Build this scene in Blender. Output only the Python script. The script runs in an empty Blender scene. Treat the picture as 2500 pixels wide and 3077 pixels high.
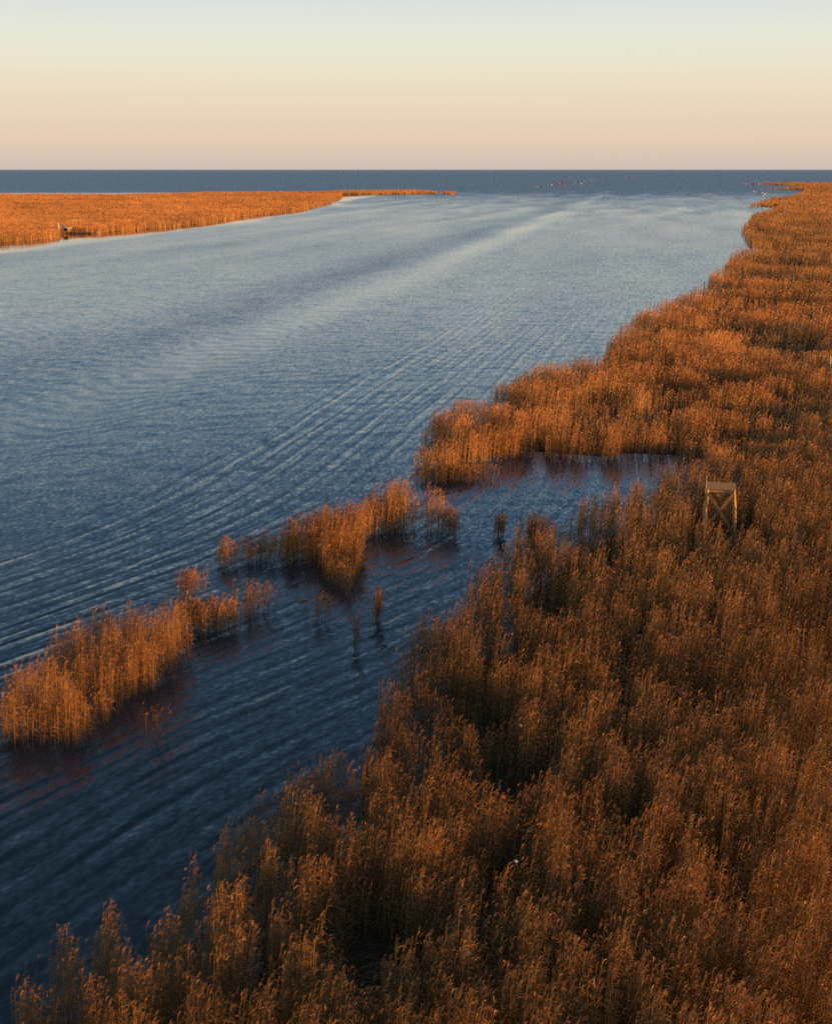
import bpy, math
import numpy as np

R = math.radians
scene = bpy.context.scene
COL = scene.collection

# ------------------------------------------------------------------ camera
CAM_H, FPX, PITCH = 24.0, 4000.0, R(14.43)
cam_d = bpy.data.cameras.new("camera")
cam_d.sensor_fit = 'VERTICAL'
cam_d.sensor_height = 24.0
cam_d.lens = 24.0 * FPX / 3077.0
cam_d.clip_start, cam_d.clip_end = 0.5, 300000.0
cam = bpy.data.objects.new("camera", cam_d)
COL.objects.link(cam)
cam.location = (0, 0, CAM_H)
cam.rotation_euler = (R(90) - PITCH, 0, 0)
scene.camera = cam

# ------------------------------------------------------------------ sky, sun, exposure
SUN_AZ, SUN_EL = R(71), R(5.4)          # azimuth: turned from straight behind the camera towards the right
sun_dir = (math.sin(SUN_AZ) * math.cos(SUN_EL), -math.cos(SUN_AZ) * math.cos(SUN_EL), math.sin(SUN_EL))


def lin(r, g, b, k=1.0):
    def f(c):
        c /= 255.0
        return (c / 12.92 if c <= 0.04045 else ((c + 0.055) / 1.055) ** 2.4) * k
    return (f(r), f(g), f(b), 1.0)


world = bpy.data.worlds.new("World")
scene.world = world
world.use_nodes = True
wn, wl = world.node_tree.nodes, world.node_tree.links
wn.clear()
tc = wn.new('ShaderNodeTexCoord')
sep = wn.new('ShaderNodeSeparateXYZ')
ramp = wn.new('ShaderNodeValToRGB')
sky = wn.new('ShaderNodeTexSky')
sky.sky_type = 'NISHITA'
sky.sun_disc = False
sky.sun_elevation = SUN_EL
sky.sun_rotation = math.atan2(sun_dir[0], sun_dir[1])
bright = wn.new('ShaderNodeVectorMath')
bright.operation = 'SCALE'
bright.inputs['Scale'].default_value = 0.10
mix = wn.new('ShaderNodeMix')
mix.data_type = 'RGBA'
mix.inputs[0].default_value = 0.06
bg = wn.new('ShaderNodeBackground')
out = wn.new('ShaderNodeOutputWorld')
stops = [(0.0, (205, 190, 182)), (0.006, (213, 194, 181)), (0.018, (226, 202, 180)), (0.036, (232, 209, 186)),
         (0.052, (234, 217, 192)), (0.070, (234, 226, 203)), (0.092, (229, 230, 214)), (0.118, (215, 223, 222)),
         (0.145, (197, 213, 219)), (0.18, (176, 200, 214)), (0.24, (142, 177, 211)), (0.33, (113, 152, 195)), (0.46, (110, 144, 171)), (0.65, (88, 118, 143)), (1.0, (66, 92, 116))]
cr = ramp.color_ramp
cr.interpolation = 'EASE'
cr.interpolation = 'LINEAR'
while len(cr.elements) < len(stops):
    cr.elements.new(0.5)
for e, (p, c) in zip(cr.elements, stops):
    e.position = p
for e, (p, c) in zip(cr.elements, stops):
    e.position = p
    e.color = lin(*c)
wl.new(tc.outputs['Generated'], sep.inputs[0])
wl.new(sep.outputs['Z'], ramp.inputs[0])
wl.new(sky.outputs[0], bright.inputs[0])
wl.new(ramp.outputs[0], mix.inputs[6])
wl.new(bright.outputs[0], mix.inputs[7])
wl.new(mix.outputs[2], bg.inputs[0])
bg.inputs[1].default_value = 0.585
wl.new(bg.outputs[0], out.inputs[0])

sun_l = bpy.data.lights.new("sun", 'SUN')
sun_l.energy = 5.0
sun_l.color = (1.0, 0.50, 0.17)
sun_l.angle = R(0.6)
sun = bpy.data.objects.new("sun", sun_l)
COL.objects.link(sun)
from mathutils import Vector
sun.rotation_euler = Vector(sun_dir).to_track_quat('Z', 'Y').to_euler()

scene.view_settings.view_transform = 'Standard'
scene.view_settings.look = 'None'
scene.view_settings.exposure = 0.85
scene.view_settings.gamma = 1.0
cy = scene.cycles
cy.max_bounces = 5
cy.diffuse_bounces = 3
cy.glossy_bounces = 3
cy.transmission_bounces = 2
cy.caustics_reflective = False
cy.caustics_refractive = False
cy.use_denoising = False
cy.pixel_filter_type = 'BLACKMAN_HARRIS'
cy.filter_width = 1.8


# ------------------------------------------------------------------ helpers
def g(px, py, h=0.0):
    """the point of the plane z = h seen at a pixel of the 2500 x 3077 photograph (to trace shorelines on the ground)"""
    dx = (px - 1250.0) / FPX
    dy = -(py - 1538.5) / FPX
    d = (dx, math.cos(PITCH) + dy * math.sin(PITCH), -math.sin(PITCH) + dy * math.cos(PITCH))
    t = (h - CAM_H) / d[2]
    return np.array((t * d[0], t * d[1], h))


def tag(o, label=None, cat=None, group=None, kind=None):
    if label: o["label"] = label
    if cat: o["category"] = cat
    if group: o["group"] = group
    if kind: o["kind"] = kind
    return o


def empty(name, loc, rz=0.0):
    o = bpy.data.objects.new(name, None)
    o.empty_display_size = 0.5
    o.location = loc
    o.rotation_euler = (0, 0, rz)
    COL.objects.link(o)
    return o


def mesh_obj(name, verts, faces, mat, parent=None, smooth=False):
    me = bpy.data.meshes.new(name)
    me.from_pydata([tuple(map(float, v)) for v in verts], [], faces)
    me.update()
    if smooth:
        me.polygons.foreach_set('use_smooth', [True] * len(me.polygons))
    if mat: me.materials.append(mat)
    o = bpy.data.objects.new(name, me)
    if parent: o.parent = parent
    COL.objects.link(o)
    return o


class MB:
    """collects boxes, beams, tubes and lathes; build() links them as one mesh object"""
    def __init__(self):
        self.v, self.f = [], []

    def raw(self, v, f):
        n = len(self.v)
        self.v += [tuple(p) for p in v]
        self.f += [tuple(i + n for i in q) for q in f]
        return self

    def box(self, c, s, ch=0.0):
        x, y, z = (a / 2 for a in s)
        v = [(c[0] + i * x, c[1] + j * y, c[2] + k * z) for k in (-1, 1) for i, j in ((-1, -1), (1, -1), (1, 1), (-1, 1))]
        return self.raw(v, [(3, 2, 1, 0), (4, 5, 6, 7), (0, 1, 5, 4), (1, 2, 6, 5), (2, 3, 7, 6), (3, 0, 4, 7)])

    def beam(self, a, b, w, d, up=(0, 0, 1)):
        a, b = Vector(a), Vector(b)
        t = (b - a).normalized()
        u = Vector(up)
        if abs(t.dot(u)) > 0.95: u = Vector((0, 1, 0))
        s = t.cross(u).normalized()
        n = s.cross(t).normalized()
        v = []
        for p in (a, b):
            for i, j in ((-1, -1), (1, -1), (1, 1), (-1, 1)):
                v.append(p + s * (i * w / 2) + n * (j * d / 2))
        return self.raw(v, [(3, 2, 1, 0), (4, 5, 6, 7), (0, 1, 5, 4), (1, 2, 6, 5), (2, 3, 7, 6), (3, 0, 4, 7)])

    def tube(self, pts, rads, n=8):
        v, f = [], []
        for k, (p, r) in enumerate(zip(pts, rads)):
            p = Vector(p)
            q0, q1 = Vector(pts[max(0, k - 1)]), Vector(pts[min(len(pts) - 1, k + 1)])
            t = (q1 - q0).normalized()
            u = Vector((1, 0, 0)) if abs(t.x) < 0.9 else Vector((0, 1, 0))
            s = t.cross(u).normalized()
            m = t.cross(s).normalized()
            for i in range(n):
                a = 2 * math.pi * i / n
                v.append(p + s * (r * math.cos(a)) + m * (r * math.sin(a)))
        K = len(pts)
        for k in range(K - 1):
            for i in range(n):
                j = (i + 1) % n
                f.append((k * n + i, k * n + j, (k + 1) * n + j, (k + 1) * n + i))
        f.append(tuple(range(n))[::-1])
        f.append(tuple((K - 1) * n + i for i in range(n)))
        return self.raw(v, f)

    def ell(self, c, s, seed=None, nu=12, nv=8, rough=0.0):
        rs = np.random.RandomState(seed or 0)
        v, f = [], []
        for j in range(1, nv):
            th = math.pi * j / nv
            for i in range(nu):
                a = 2 * math.pi * i / nu
                k = 1 + rough * (rs.rand() - 0.5) * 2
                v.append((c[0] + s[0] * k * math.sin(th) * math.cos(a), c[1] + s[1] * k * math.sin(th) * math.sin(a), c[2] + s[2] * k * math.cos(th)))
        top, bot = len(v), len(v) + 1
        v += [(c[0], c[1], c[2] + s[2]), (c[0], c[1], c[2] - s[2])]
        for j in range(nv - 2):
            for i in range(nu):
                k = (i + 1) % nu
                f.append((j * nu + i, (j + 1) * nu + i, (j + 1) * nu + k, j * nu + k))
        for i in range(nu):
            k = (i + 1) % nu
            f.append((top, i, k))
            f.append((bot, (nv - 2) * nu + k, (nv - 2) * nu + i))
        return self.raw(v, f)

    def build(self, name, mat, parent=None, smooth=False):
        return mesh_obj(name, self.v, self.f, mat, parent, smooth)


# ------------------------------------------------------------------ materials
def new_mat(name):
    m = bpy.data.materials.new(name)
    m.use_nodes = True
    return m, m.node_tree.nodes, m.node_tree.links, m.node_tree.nodes['Principled BSDF']


def wood(name, c0, c1, scale=9.0, rough=0.8):
    m, n, l, b = new_mat(name)
    t = n.new('ShaderNodeTexCoord')
    mp = n.new('ShaderNodeMapping')
    mp.inputs['Scale'].default_value = (1, 6, 1.0)
    ns = n.new('ShaderNodeTexNoise')
    ns.inputs['Scale'].default_value = scale
    ns.inputs['Detail'].default_value = 5
    r = n.new('ShaderNodeValToRGB')
    r.color_ramp.elements[0].color = (*c0, 1)
    r.color_ramp.elements[1].color = (*c1, 1)
    r.color_ramp.elements[0].position = 0.3
    r.color_ramp.elements[1].position = 0.7
    l.new(t.outputs['Object'], mp.inputs[0])
    l.new(mp.outputs[0], ns.inputs[0])
    l.new(ns.outputs[0], r.inputs[0])
    l.new(r.outputs[0], b.inputs['Base Color'])
    bm = n.new('ShaderNodeBump')
    bm.inputs['Strength'].default_value = 0.4
    bm.inputs['Distance'].default_value = 0.02
    l.new(ns.outputs[0], bm.inputs['Height'])
    l.new(bm.outputs[0], b.inputs['Normal'])
    b.inputs['Roughness'].default_value = rough
    return m


def paint(name, c, rough=0.5, var=0.25):
    m, n, l, b = new_mat(name)
    ns = n.new('ShaderNodeTexNoise')
    ns.inputs['Scale'].default_value = 3.0
    ns.inputs['Detail'].default_value = 4
    t = n.new('ShaderNodeTexCoord')
    r = n.new('ShaderNodeValToRGB')
    r.color_ramp.elements[0].color = (*[x * (1 - var) for x in c], 1)
    r.color_ramp.elements[1].color = (*[min(1, x * (1 + var)) for x in c], 1)
    l.new(t.outputs['Object'], ns.inputs[0])
    l.new(ns.outputs[0], r.inputs[0])
    l.new(r.outputs[0], b.inputs['Base Color'])
    b.inputs['Roughness'].default_value = rough
    return m


def reed_material():
    m, n, l, b = new_mat('dry_reed')
    a = n.new('ShaderNodeAttribute')
    a.attribute_name = 'reed_colour'
    d = n.new('ShaderNodeBsdfDiffuse')
    t = n.new('ShaderNodeBsdfTranslucent')
    gl = n.new('ShaderNodeBsdfGlossy')
    gl.inputs['Roughness'].default_value = 0.45
    m1, m2 = n.new('ShaderNodeMixShader'), n.new('ShaderNodeMixShader')
    m1.inputs[0].default_value = 0.28
    m2.inputs[0].default_value = 0.03
    l.new(a.outputs['Color'], d.inputs[0])
    l.new(a.outputs['Color'], t.inputs[0])
    l.new(d.outputs[0], m1.inputs[1])
    l.new(t.outputs[0], m1.inputs[2])
    l.new(m1.outputs[0], m2.inputs[1])
    l.new(gl.outputs[0], m2.inputs[2])
    n.remove(b)
    l.new(m2.outputs[0], n['Material Output'].inputs[0])
    return m


def mud_material():
    m, n, l, b = new_mat('wet_mud')
    ns = n.new('ShaderNodeTexNoise')
    ns.inputs['Scale'].default_value = 0.6
    ns.inputs['Detail'].default_value = 6
    ge = n.new('ShaderNodeNewGeometry')
    r = n.new('ShaderNodeValToRGB')
    r.color_ramp.elements[0].color = (0.025, 0.016, 0.010, 1)
    r.color_ramp.elements[1].color = (0.06, 0.04, 0.022, 1)
    l.new(ge.outputs['Position'], ns.inputs[0])
    l.new(ns.outputs[0], r.inputs[0])
    l.new(r.outputs[0], b.inputs['Base Color'])
    b.inputs['Roughness'].default_value = 0.95
    b.inputs['Specular IOR Level'].default_value = 0.1
    return m


def water_material():
    m, n, l, b = new_mat('river_and_sea_water')

    def S(x, sock):
        if isinstance(x, (int, float)): sock.default_value = x
        else: l.new(x, sock)

    def M(op, a, b_=None, c=None, clamp=False):
        nd = n.new('ShaderNodeMath')
        nd.operation = op
        nd.use_clamp = clamp
        S(a, nd.inputs[0])
        if b_ is not None: S(b_, nd.inputs[1])
        if c is not None: S(c, nd.inputs[2])
        return nd.outputs[0]

    add = lambda a, b_: M('ADD', a, b_)
    sub = lambda a, b_: M('SUBTRACT', a, b_)
    mul = lambda a, b_: M('MULTIPLY', a, b_)
    mad = lambda a, b_, c: M('MULTIPLY_ADD', a, b_, c)

    def sstep(x, e0, e1):
        nd = n.new('ShaderNodeMapRange')
        nd.interpolation_type = 'SMOOTHSTEP'
        S(x, nd.inputs[0])
        nd.inputs[1].default_value = e0
        nd.inputs[2].default_value = e1
        return nd.outputs[0]

    def gauss(x, x0, w):
        q = mul(sub(x, x0), 1.0 / w)
        return M('EXPONENT', mul(mul(q, q), -1.0))

    def vec(x, y, z=0.0):
        nd = n.new('ShaderNodeCombineXYZ')
        S(x, nd.inputs[0]); S(y, nd.inputs[1]); S(z, nd.inputs[2])
        return nd.outputs[0]

    def noise(v, scale, detail=2.0):
        nd = n.new('ShaderNodeTexNoise')
        nd.inputs['Scale'].default_value = scale
        nd.inputs['Detail'].default_value = detail
        l.new(v, nd.inputs['Vector'])
        sp = n.new('ShaderNodeSeparateColor')
        l.new(nd.outputs['Color'], sp.inputs[0])
        return [sub(sp.outputs[i], 0.5) for i in range(3)]

    ge = n.new('ShaderNodeNewGeometry')
    sp = n.new('ShaderNodeSeparateXYZ')
    l.new(ge.outputs['Position'], sp.inputs[0])
    x, y = sp.outputs[0], sp.outputs[1]

    # large soft patches, drawn out along the river
    big = noise(vec(mul(mad(y, -0.20, x), 0.055), mul(y, 0.010)), 1.0, 3.0)
    wob = mul(big[1], 9.0)
    vd = add(mad(y, -0.195, x), wob)       # across the river
    vs = add(mad(y, -0.180, x), wob)
    dark = mul(gauss(vd, -79.0, 12.0), mad(big[2], 1.6, 1.0))
    slick = gauss(vs, -58.0, 6.5)
    xb = M('MINIMUM', mad(y, 0.19, -225.7), mad(y, 0.06, -139.4))   # left bank
    lee = sub(1.0, sstep(add(sub(x, xb), mul(big[0], 40.0)), 4.0, 34.0))
    lee = mul(lee, sub(1.0, sstep(y, 1300.0, 1500.0)))
    sea = sstep(add(y, mul(big[2], 900.0)), 1000.0, 1800.0)
    slick = mul(slick, sub(1.0, sea))
    dark = mul(dark, sub(1.0, sea))
    seab = sstep(add(mad(x, 0.25, y), mul(big[0], 700.0)), 700.0, 1050.0)
    rough = add(mad(sstep(y, 110.0, 420.0), 0.36, 0.25), mul(big[0], 0.6))
    rough = add(rough, mul(dark, 0.24))
    rough = sub(rough, mul(slick, 0.30))
    rough = sub(rough, mul(lee, 0.34))
    rough = add(rough, mul(sea, 0.75))
    rough = add(rough, mul(seab, 0.22))
    rough = mul(M('MAXIMUM', M('MINIMUM', rough, 1.3), 0.05), sub(1.0, mul(lee, 0.96)))

    # wavelets
    u1, v1 = mad(x, 0.21, y), mad(y, -0.21, x)
    bend = mul(sub(1.0, sstep(y, 45.0, 110.0)), 0.34)              # crests turn into the side channel
    vw = sub(sub(x, mul(y, 0.215)), mul(bend, sub(y, 110.0)))
    ub, vb = mad(x, add(bend, 0.21), y), vw
    fh = noise(vec(mul(ub, 0.7), mul(vb, 1.5)), 3.6, 1.0)
    f0 = noise(vec(mul(ub, 0.5), mul(vb, 1.5)), 1.6, 1.5)
    f1 = noise(vec(mul(x, 0.40), mul(y, 1.5)), 1.0, 2.0)
    f2 = noise(vec(mul(x, 0.45), mul(y, 1.0)), 0.42, 2.0)
    calm = sub(1.0, mul(lee, 0.9))
    near = sub(1.0, sstep(y, 50.0, 170.0))
    ampH = mul(calm, add(mad(rough, 0.22, 0.07), mul(near, 0.17)))
    amp0 = mul(calm, mad(rough, 0.16, 0.035))
    amp1 = mul(calm, mad(rough, 0.09, 0.03))
    amp2 = mul(calm, mad(rough, 0.04, 0.03))
    sx = add(add(add(mul(f0[0], amp0), mul(fh[0], ampH)), mul(f1[0], amp1)), mul(f2[0], amp2))
    sy = add(add(add(mul(f0[1], amp0), mul(fh[1], ampH)), mul(f1[1], amp1)), mul(f2[1], amp2))

    # boat wake and swell running along the near bank
    ph_n = noise(vec(mul(v1, 0.10), mul(u1, 0.022)), 1.0, 2.0)
    env = mul(sstep(vw, -43.5, -40.0), sub(1.0, sstep(vw, -10.0, 60.0)))
    env = mul(env, sub(1.0, sstep(y, 170.0, 330.0)))
    ph_m = noise(vec(mul(v1, 0.5), mul(u1, 0.06)), 1.0, 1.0)
    grp = M('MAXIMUM', mad(ph_m[1], 3.2, 1.0), 0.1)                # wave groups fade in and out
    vp = add(vw, mul(ph_n[0], 2.8))
    for lam, amp, off, gk in ((1.40, 0.062, 0.0, 1.0), (0.70, 0.034, 0.7, 1.0), (2.3, 0.036, 1.7, 0.0), (0.97, 0.030, 3.1, 0.0)):
        ph = add(mul(vp, 2 * math.pi / lam), off)
        if gk == 0.0: ph = add(ph, mul(ph_m[2], 5.0))
        s = mul(mul(M('SINE', ph), env), mul(grp, amp))
        sx = add(sx, mul(s, 0.93))
        sy = sub(sy, mul(s, mad(bend, 0.6, 0.22)))
    # faint cross ripples on the open river
    ph2 = add(mul(add(y, mul(big[1], 45.0)), 2 * math.pi / 4.1), mul(f2[2], 9.0))
    s2 = mul(M('SINE', ph2), mul(mad(f2[1], 0.05, 0.011), sub(1.0, sstep(y, 150.0, 420.0))))
    sy = add(sy, s2)

    sy = add(sy, mul(calm, add(mad(rough, 0.054, 0.008), mul(mul(sea, sub(1.0, sstep(y, 3500.0, 25000.0))), 0.036))))      # tilt added to the slopes so the water mirrors higher, bluer sky
    nm = n.new('ShaderNodeVectorMath')
    nm.operation = 'NORMALIZE'
    l.new(vec(mul(sx, -1.0), mul(sy, -1.0), 1.0), nm.inputs[0])
    l.new(nm.outputs[0], b.inputs['Normal'])
    b.inputs['Base Color'].default_value = (0.021, 0.035, 0.045, 1)
    b.inputs['IOR'].default_value = 1.333
    l.new(M('MAXIMUM', 0.02, M('MINIMUM', mad(rough, 0.20, 0.03), 0.36)), b.inputs['Roughness'])
    return m


M_REED = reed_material()
M_MUD = mud_material()
M_WATER = water_material()
M_SAND = paint('pale_sand', (0.42, 0.30, 0.20), 0.9)
M_WOOD = wood('weathered_board', (0.19, 0.095, 0.038), (0.34, 0.185, 0.075))
M_PLANK = wood('brown_platform_plank', (0.36, 0.16, 0.045), (0.58, 0.29, 0.09))
M_LOG = wood('debarked_log', (0.34, 0.19, 0.07), (0.58, 0.36, 0.15), 6.0)
M_DARKW = wood('dark_wet_wood', (0.03, 0.022, 0.016), (0.09, 0.06, 0.04))
M_PALE = wood('pale_bleached_wood', (0.38, 0.30, 0.2), (0.62, 0.52, 0.38), 5.0)
M_GREY = paint('grey_roofing', (0.16, 0.17, 0.18), 0.8)
M_RED = paint('red_buoy_paint', (0.55, 0.035, 0.03), 0.45, 0.1)
M_WHITE = paint('white_paint', (0.78, 0.76, 0.72), 0.5, 0.06)
M_BIRD = paint('white_feathers', (0.8, 0.78, 0.75), 0.8, 0.05)
M_BEAK = paint('orange_beak', (0.6, 0.22, 0.03), 0.5, 0.1)
M_STEEL = paint('dark_steel', (0.06, 0.07, 0.07), 0.5)
M_ROCK = paint('breakwater_rock', (0.15, 0.12, 0.10), 0.9, 0.4)
M_FOAM = paint('dirty_white_foam', (0.6, 0.62, 0.62), 0.6, 0.1)


# ------------------------------------------------------------------ water: one sheet out to the horizon
def sheet(name, pts, z, mat):
    from mathutils.geometry import delaunay_2d_cdt
    n = len(pts)
    v, _, f, *_r = delaunay_2d_cdt([Vector((float(p[0]), float(p[1]))) for p in pts], [(i, (i + 1) % n) for i in range(n)], [], 1, 1e-3)
    return mesh_obj(name, [(p[0], p[1], z) for p in v], [tuple(q) for q in f], mat)


F_ = 120000.0
w = mesh_obj('water', [(-F_, -400, 0), (F_, -400, 0), (F_, F_, 0), (-F_, F_, 0)], [(0, 1, 2, 3)], M_WATER)
tag(w, 'rippled blue river water with wakes opening into the dark blue sea', 'water', kind='structure')

# ------------------------------------------------------------------ shorelines traced on the ground
RT = 2.15   # where the photograph shows the tops of the reeds


def shore(pts, k=1.44, t=RT):
    o = []
    for p in pts:
        h = p[2] if len(p) > 2 else t
        if len(p) > 3:
            o.append((p[0], p[1]))
        else:
            q = g(p[0] * k, p[1] * k, h)
            o.append((q[0], q[1]))
    return np.array(o)


BED_NEAR = shore([(14, 2137), (18, 2010), (70, 1985), (130, 1940), (200, 1915), (235, 1905), (262, 1955), (300, 1945), (345, 1885),
    (365, 1805), (430, 1795), (450, 1745), (480, 1705), (520, 1640), (600, 1607), (690, 1572), (760, 1512), (783, 1492), (786, 1440), (800, 1378),
    (845, 1305), (880, 1274), (960, 1268), (977, 1185), (1000, 1162), (1045, 1135), (1110, 1090), (1200, 1046), (1270, 1027), (1350, 1000),
    (1400, 974), (1440, 958), (1500, 950), (1560, 950), (1620, 945), (1736, 934), (2000, 915)])
BED_NEAR = np.vstack([BED_NEAR, [(62, 110), (26, 25), (-13, 25)]])

BED_RIGHT = shore([(842, 962, 0), (856, 982, 0), (900, 996, 0), (945, 1002, 0), (985, 985, 0), (1040, 964, 0), (1100, 955, 0), (1180, 962, 0), (1270, 968, 0),
    (1340, 960, 0), (1400, 960, 0), (1455, 985, 0), (1500, 1010, 0), (1560, 1010, 0), (1640, 1005, 0), (1736, 995, 0), (2000, 980, 0)], 1.44)
BED_RIGHT = np.vstack([BED_RIGHT, [(140, 300), (420, 900), (1300, 2550)], shore([(2500, 548), (2400, 547.5), (2300, 548.5), (2222, 551),
    (2250, 553.5, 0), (2320, 556, 0), (2403, 559.5, 0), (2395, 561), (2340, 563), (2297, 565.5), (2340, 570, 0), (2416, 573.5, 0),
    (2410, 576), (2370, 588), (2311, 595), (2270, 607), (2242, 616), (2290, 621, 0), (2318, 627, 0), (2312, 628), (2259, 641),
    (2242, 664), (2223, 683), (2235, 703), (2249, 722), (2256, 733), (2193, 755), (2190, 769), (2180, 788), (2131, 818), (2115, 847),
    (2088, 862), (2043, 883), (2000, 905), (1930, 925), (1862, 978), (1820, 1020), (1809, 1060), (1700, 1070), (1600, 1102), (1512, 1152),
    (1400, 1193), (1325, 1222), (1282, 1253), (1240, 1308), (1226, 1350)], 1.0)])

MARSH_LEFT = shore([(1369, 580), (1250, 570.5), (1022, 572.5), (936, 577), (792, 576.5), (626, 577.5), (518, 581), (360, 583), (0, 583), (-700, 584),
    (-700, 800, 0), (0, 732, 0), (36, 729, 0), (130, 722, 0), (176, 716, 0), (190, 703, 0), (290, 703, 0), (302, 702, 0), (403, 693, 0), (504, 686, 0),
    (612, 673, 0), (720, 653, 0), (842, 643, 0), (914, 634, 0), (958, 623, 0), (994, 612, 0), (1026, 594, 0), (1030, 586, 0), (1100, 586, 0),
    (1250, 584.5, 0), (1369, 582, 0)], 1.0)

ISLE_MID = shore([(645, 1690), (736, 1675), (800, 1670), (850, 1655), (905, 1640), (950, 1630), (1020, 1610), (1070, 1590), (1115, 1568),
    (1180, 1556), (1232, 1568), (1260, 1585), (1318, 1578), (1335, 1590), (1322, 1606), (1243, 1605), (1191, 1608), (1139, 1614),
    (1095, 1635), (1078, 1745), (1050, 1800), (1015, 1790), (985, 1762), (955, 1718), (903, 1696), (846, 1702), (788, 1702), (730, 1702), (645, 1712)], 1.0, 0.0)

ISLE_LEFT = shore([(-330, 2260), (-160, 2150), (0, 2050), (28, 2006), (60, 2012), (111, 1942), (166, 1896), (207, 1886), (258, 1842), (300, 1845),
    (332, 1826), (364, 1830), (401, 1808), (452, 1799), (507, 1813), (553, 1822), (585, 1840), (617, 1868), (622, 1925, 0), (571, 1998, 0),
    (507, 2035, 0), (470, 2090, 0), (406, 2118, 0), (340, 2180, 0), (295, 2225, 0), (230, 2255, 0), (138, 2260, 0), (69, 2258, 0), (0, 2252, 0), (-330, 2440, 0)], 1.0)


# ------------------------------------------------------------------ reeds
def vnoise(x, y, scale, seed):
    """smooth value noise in 0..1"""
    x = np.asarray(x) / scale
    y = np.asarray(y) / scale
    xi, yi = np.floor(x).astype(np.int64), np.floor(y).astype(np.int64)
    fx, fy = x - xi, y - yi
    fx, fy = fx * fx * (3 - 2 * fx), fy * fy * (3 - 2 * fy)

    def h(a, b):
        k = (a * 374761393 + b * 668265263 + seed * 974634113) & 0xFFFFFFFF
        k = ((k ^ (k >> 13)) * 1274126177) & 0xFFFFFFFF
        return ((k ^ (k >> 16)) & 0xFFFF) / 65535.0
    return (h(xi, yi) * (1 - fx) + h(xi + 1, yi) * fx) * (1 - fy) + (h(xi, yi + 1) * (1 - fx) + h(xi + 1, yi + 1) * fx) * fy


def inside(P, poly):
    x, y = P[:, 0], P[:, 1]
    r = np.zeros(len(P), bool)
    n = len(poly)
    for i in range(n):
        x0, y0 = poly[i]
        x1, y1 = poly[(i + 1) % n]
        if y0 == y1: continue
        c = ((y0 > y) != (y1 > y))
        r ^= c & (x < (x1 - x0) * (y - y0) / (y1 - y0) + x0)
    return r


def edge_dist(P, poly):
    d = np.full(len(P), 1e9)
    n = len(poly)
    for i in range(n):
        a, b = poly[i], poly[(i + 1) % n]
        ab = b - a
        L = max(1e-9, ab @ ab)
        t = np.clip(((P - a) @ ab) / L, 0, 1)
        q = P - a - t[:, None] * ab
        d = np.minimum(d, np.hypot(q[:, 0], q[:, 1]))
    return d


def scatter(poly, rs, rho0, d0, power, dmin, dmax, amax=0.36, amin=None):
    """points in a polygon whose density falls as distance**-power"""
    amin = -amax if amin is None else amin
    e = 2.0 - power
    n = int(rho0 * d0 ** power * (amax - amin) * (dmax ** e - dmin ** e) / e)
    u = rs.rand(n)
    D = (dmin ** e + u * (dmax ** e - dmin ** e)) ** (1 / e)
    A = amin + (amax - amin) * rs.rand(n)
    P = np.stack([D * np.sin(A), D * np.cos(A)], 1)
    return P[inside(P, poly)]


class Ribbons:
    def __init__(self):
        self.v, self.f, self.c, self.n = [], [], [], 0

    def add(self, P, W, C):
        """P, W: (M,K,3) centre line and half width; C: (M,3)"""
        M, K, _ = P.shape
        v = np.stack([P - W, P + W], 2).reshape(M, K * 2, 3)
        i = np.arange(K - 1) * 2
        q = np.stack([i, i + 1, i + 3, i + 2], 1)
        f = (q[None] + (np.arange(M) * K * 2)[:, None, None] + self.n).reshape(-1, 4)
        self.v.append(v.reshape(-1, 3).astype(np.float32))
        self.f.append(f.astype(np.int32))
        self.c.append(np.repeat(C, K * 2, 0).astype(np.float32))
        self.n += M * K * 2

    def build(self, name, origin=None, parent=None):
        v, f, c = np.concatenate(self.v), np.concatenate(self.f), np.concatenate(self.c)
        if origin is not None: v = v - np.asarray(origin, np.float32)
        me = bpy.data.meshes.new(name)
        me.vertices.add(len(v))
        me.vertices.foreach_set('co', v.ravel())
        me.loops.add(f.size)
        me.loops.foreach_set('vertex_index', f.ravel())
        me.polygons.add(len(f))
        me.polygons.foreach_set('loop_start', np.arange(0, f.size, 4, dtype=np.int32))
        try:
            me.polygons.foreach_set('loop_total', np.full(len(f), 4, np.int32))
        except Exception:
            pass
        at = me.attributes.new('reed_colour', 'FLOAT_COLOR', 'POINT')
        at.data.foreach_set('color', np.concatenate([c, np.ones((len(c), 1), np.float32)], 1).ravel())
        me.materials.append(M_REED)
        me.update(calc_edges=True)
        o = bpy.data.objects.new(name, me)
        if origin is not None: o.location = origin
        if parent: o.parent = parent
        COL.objects.link(o)
        return o


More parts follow.
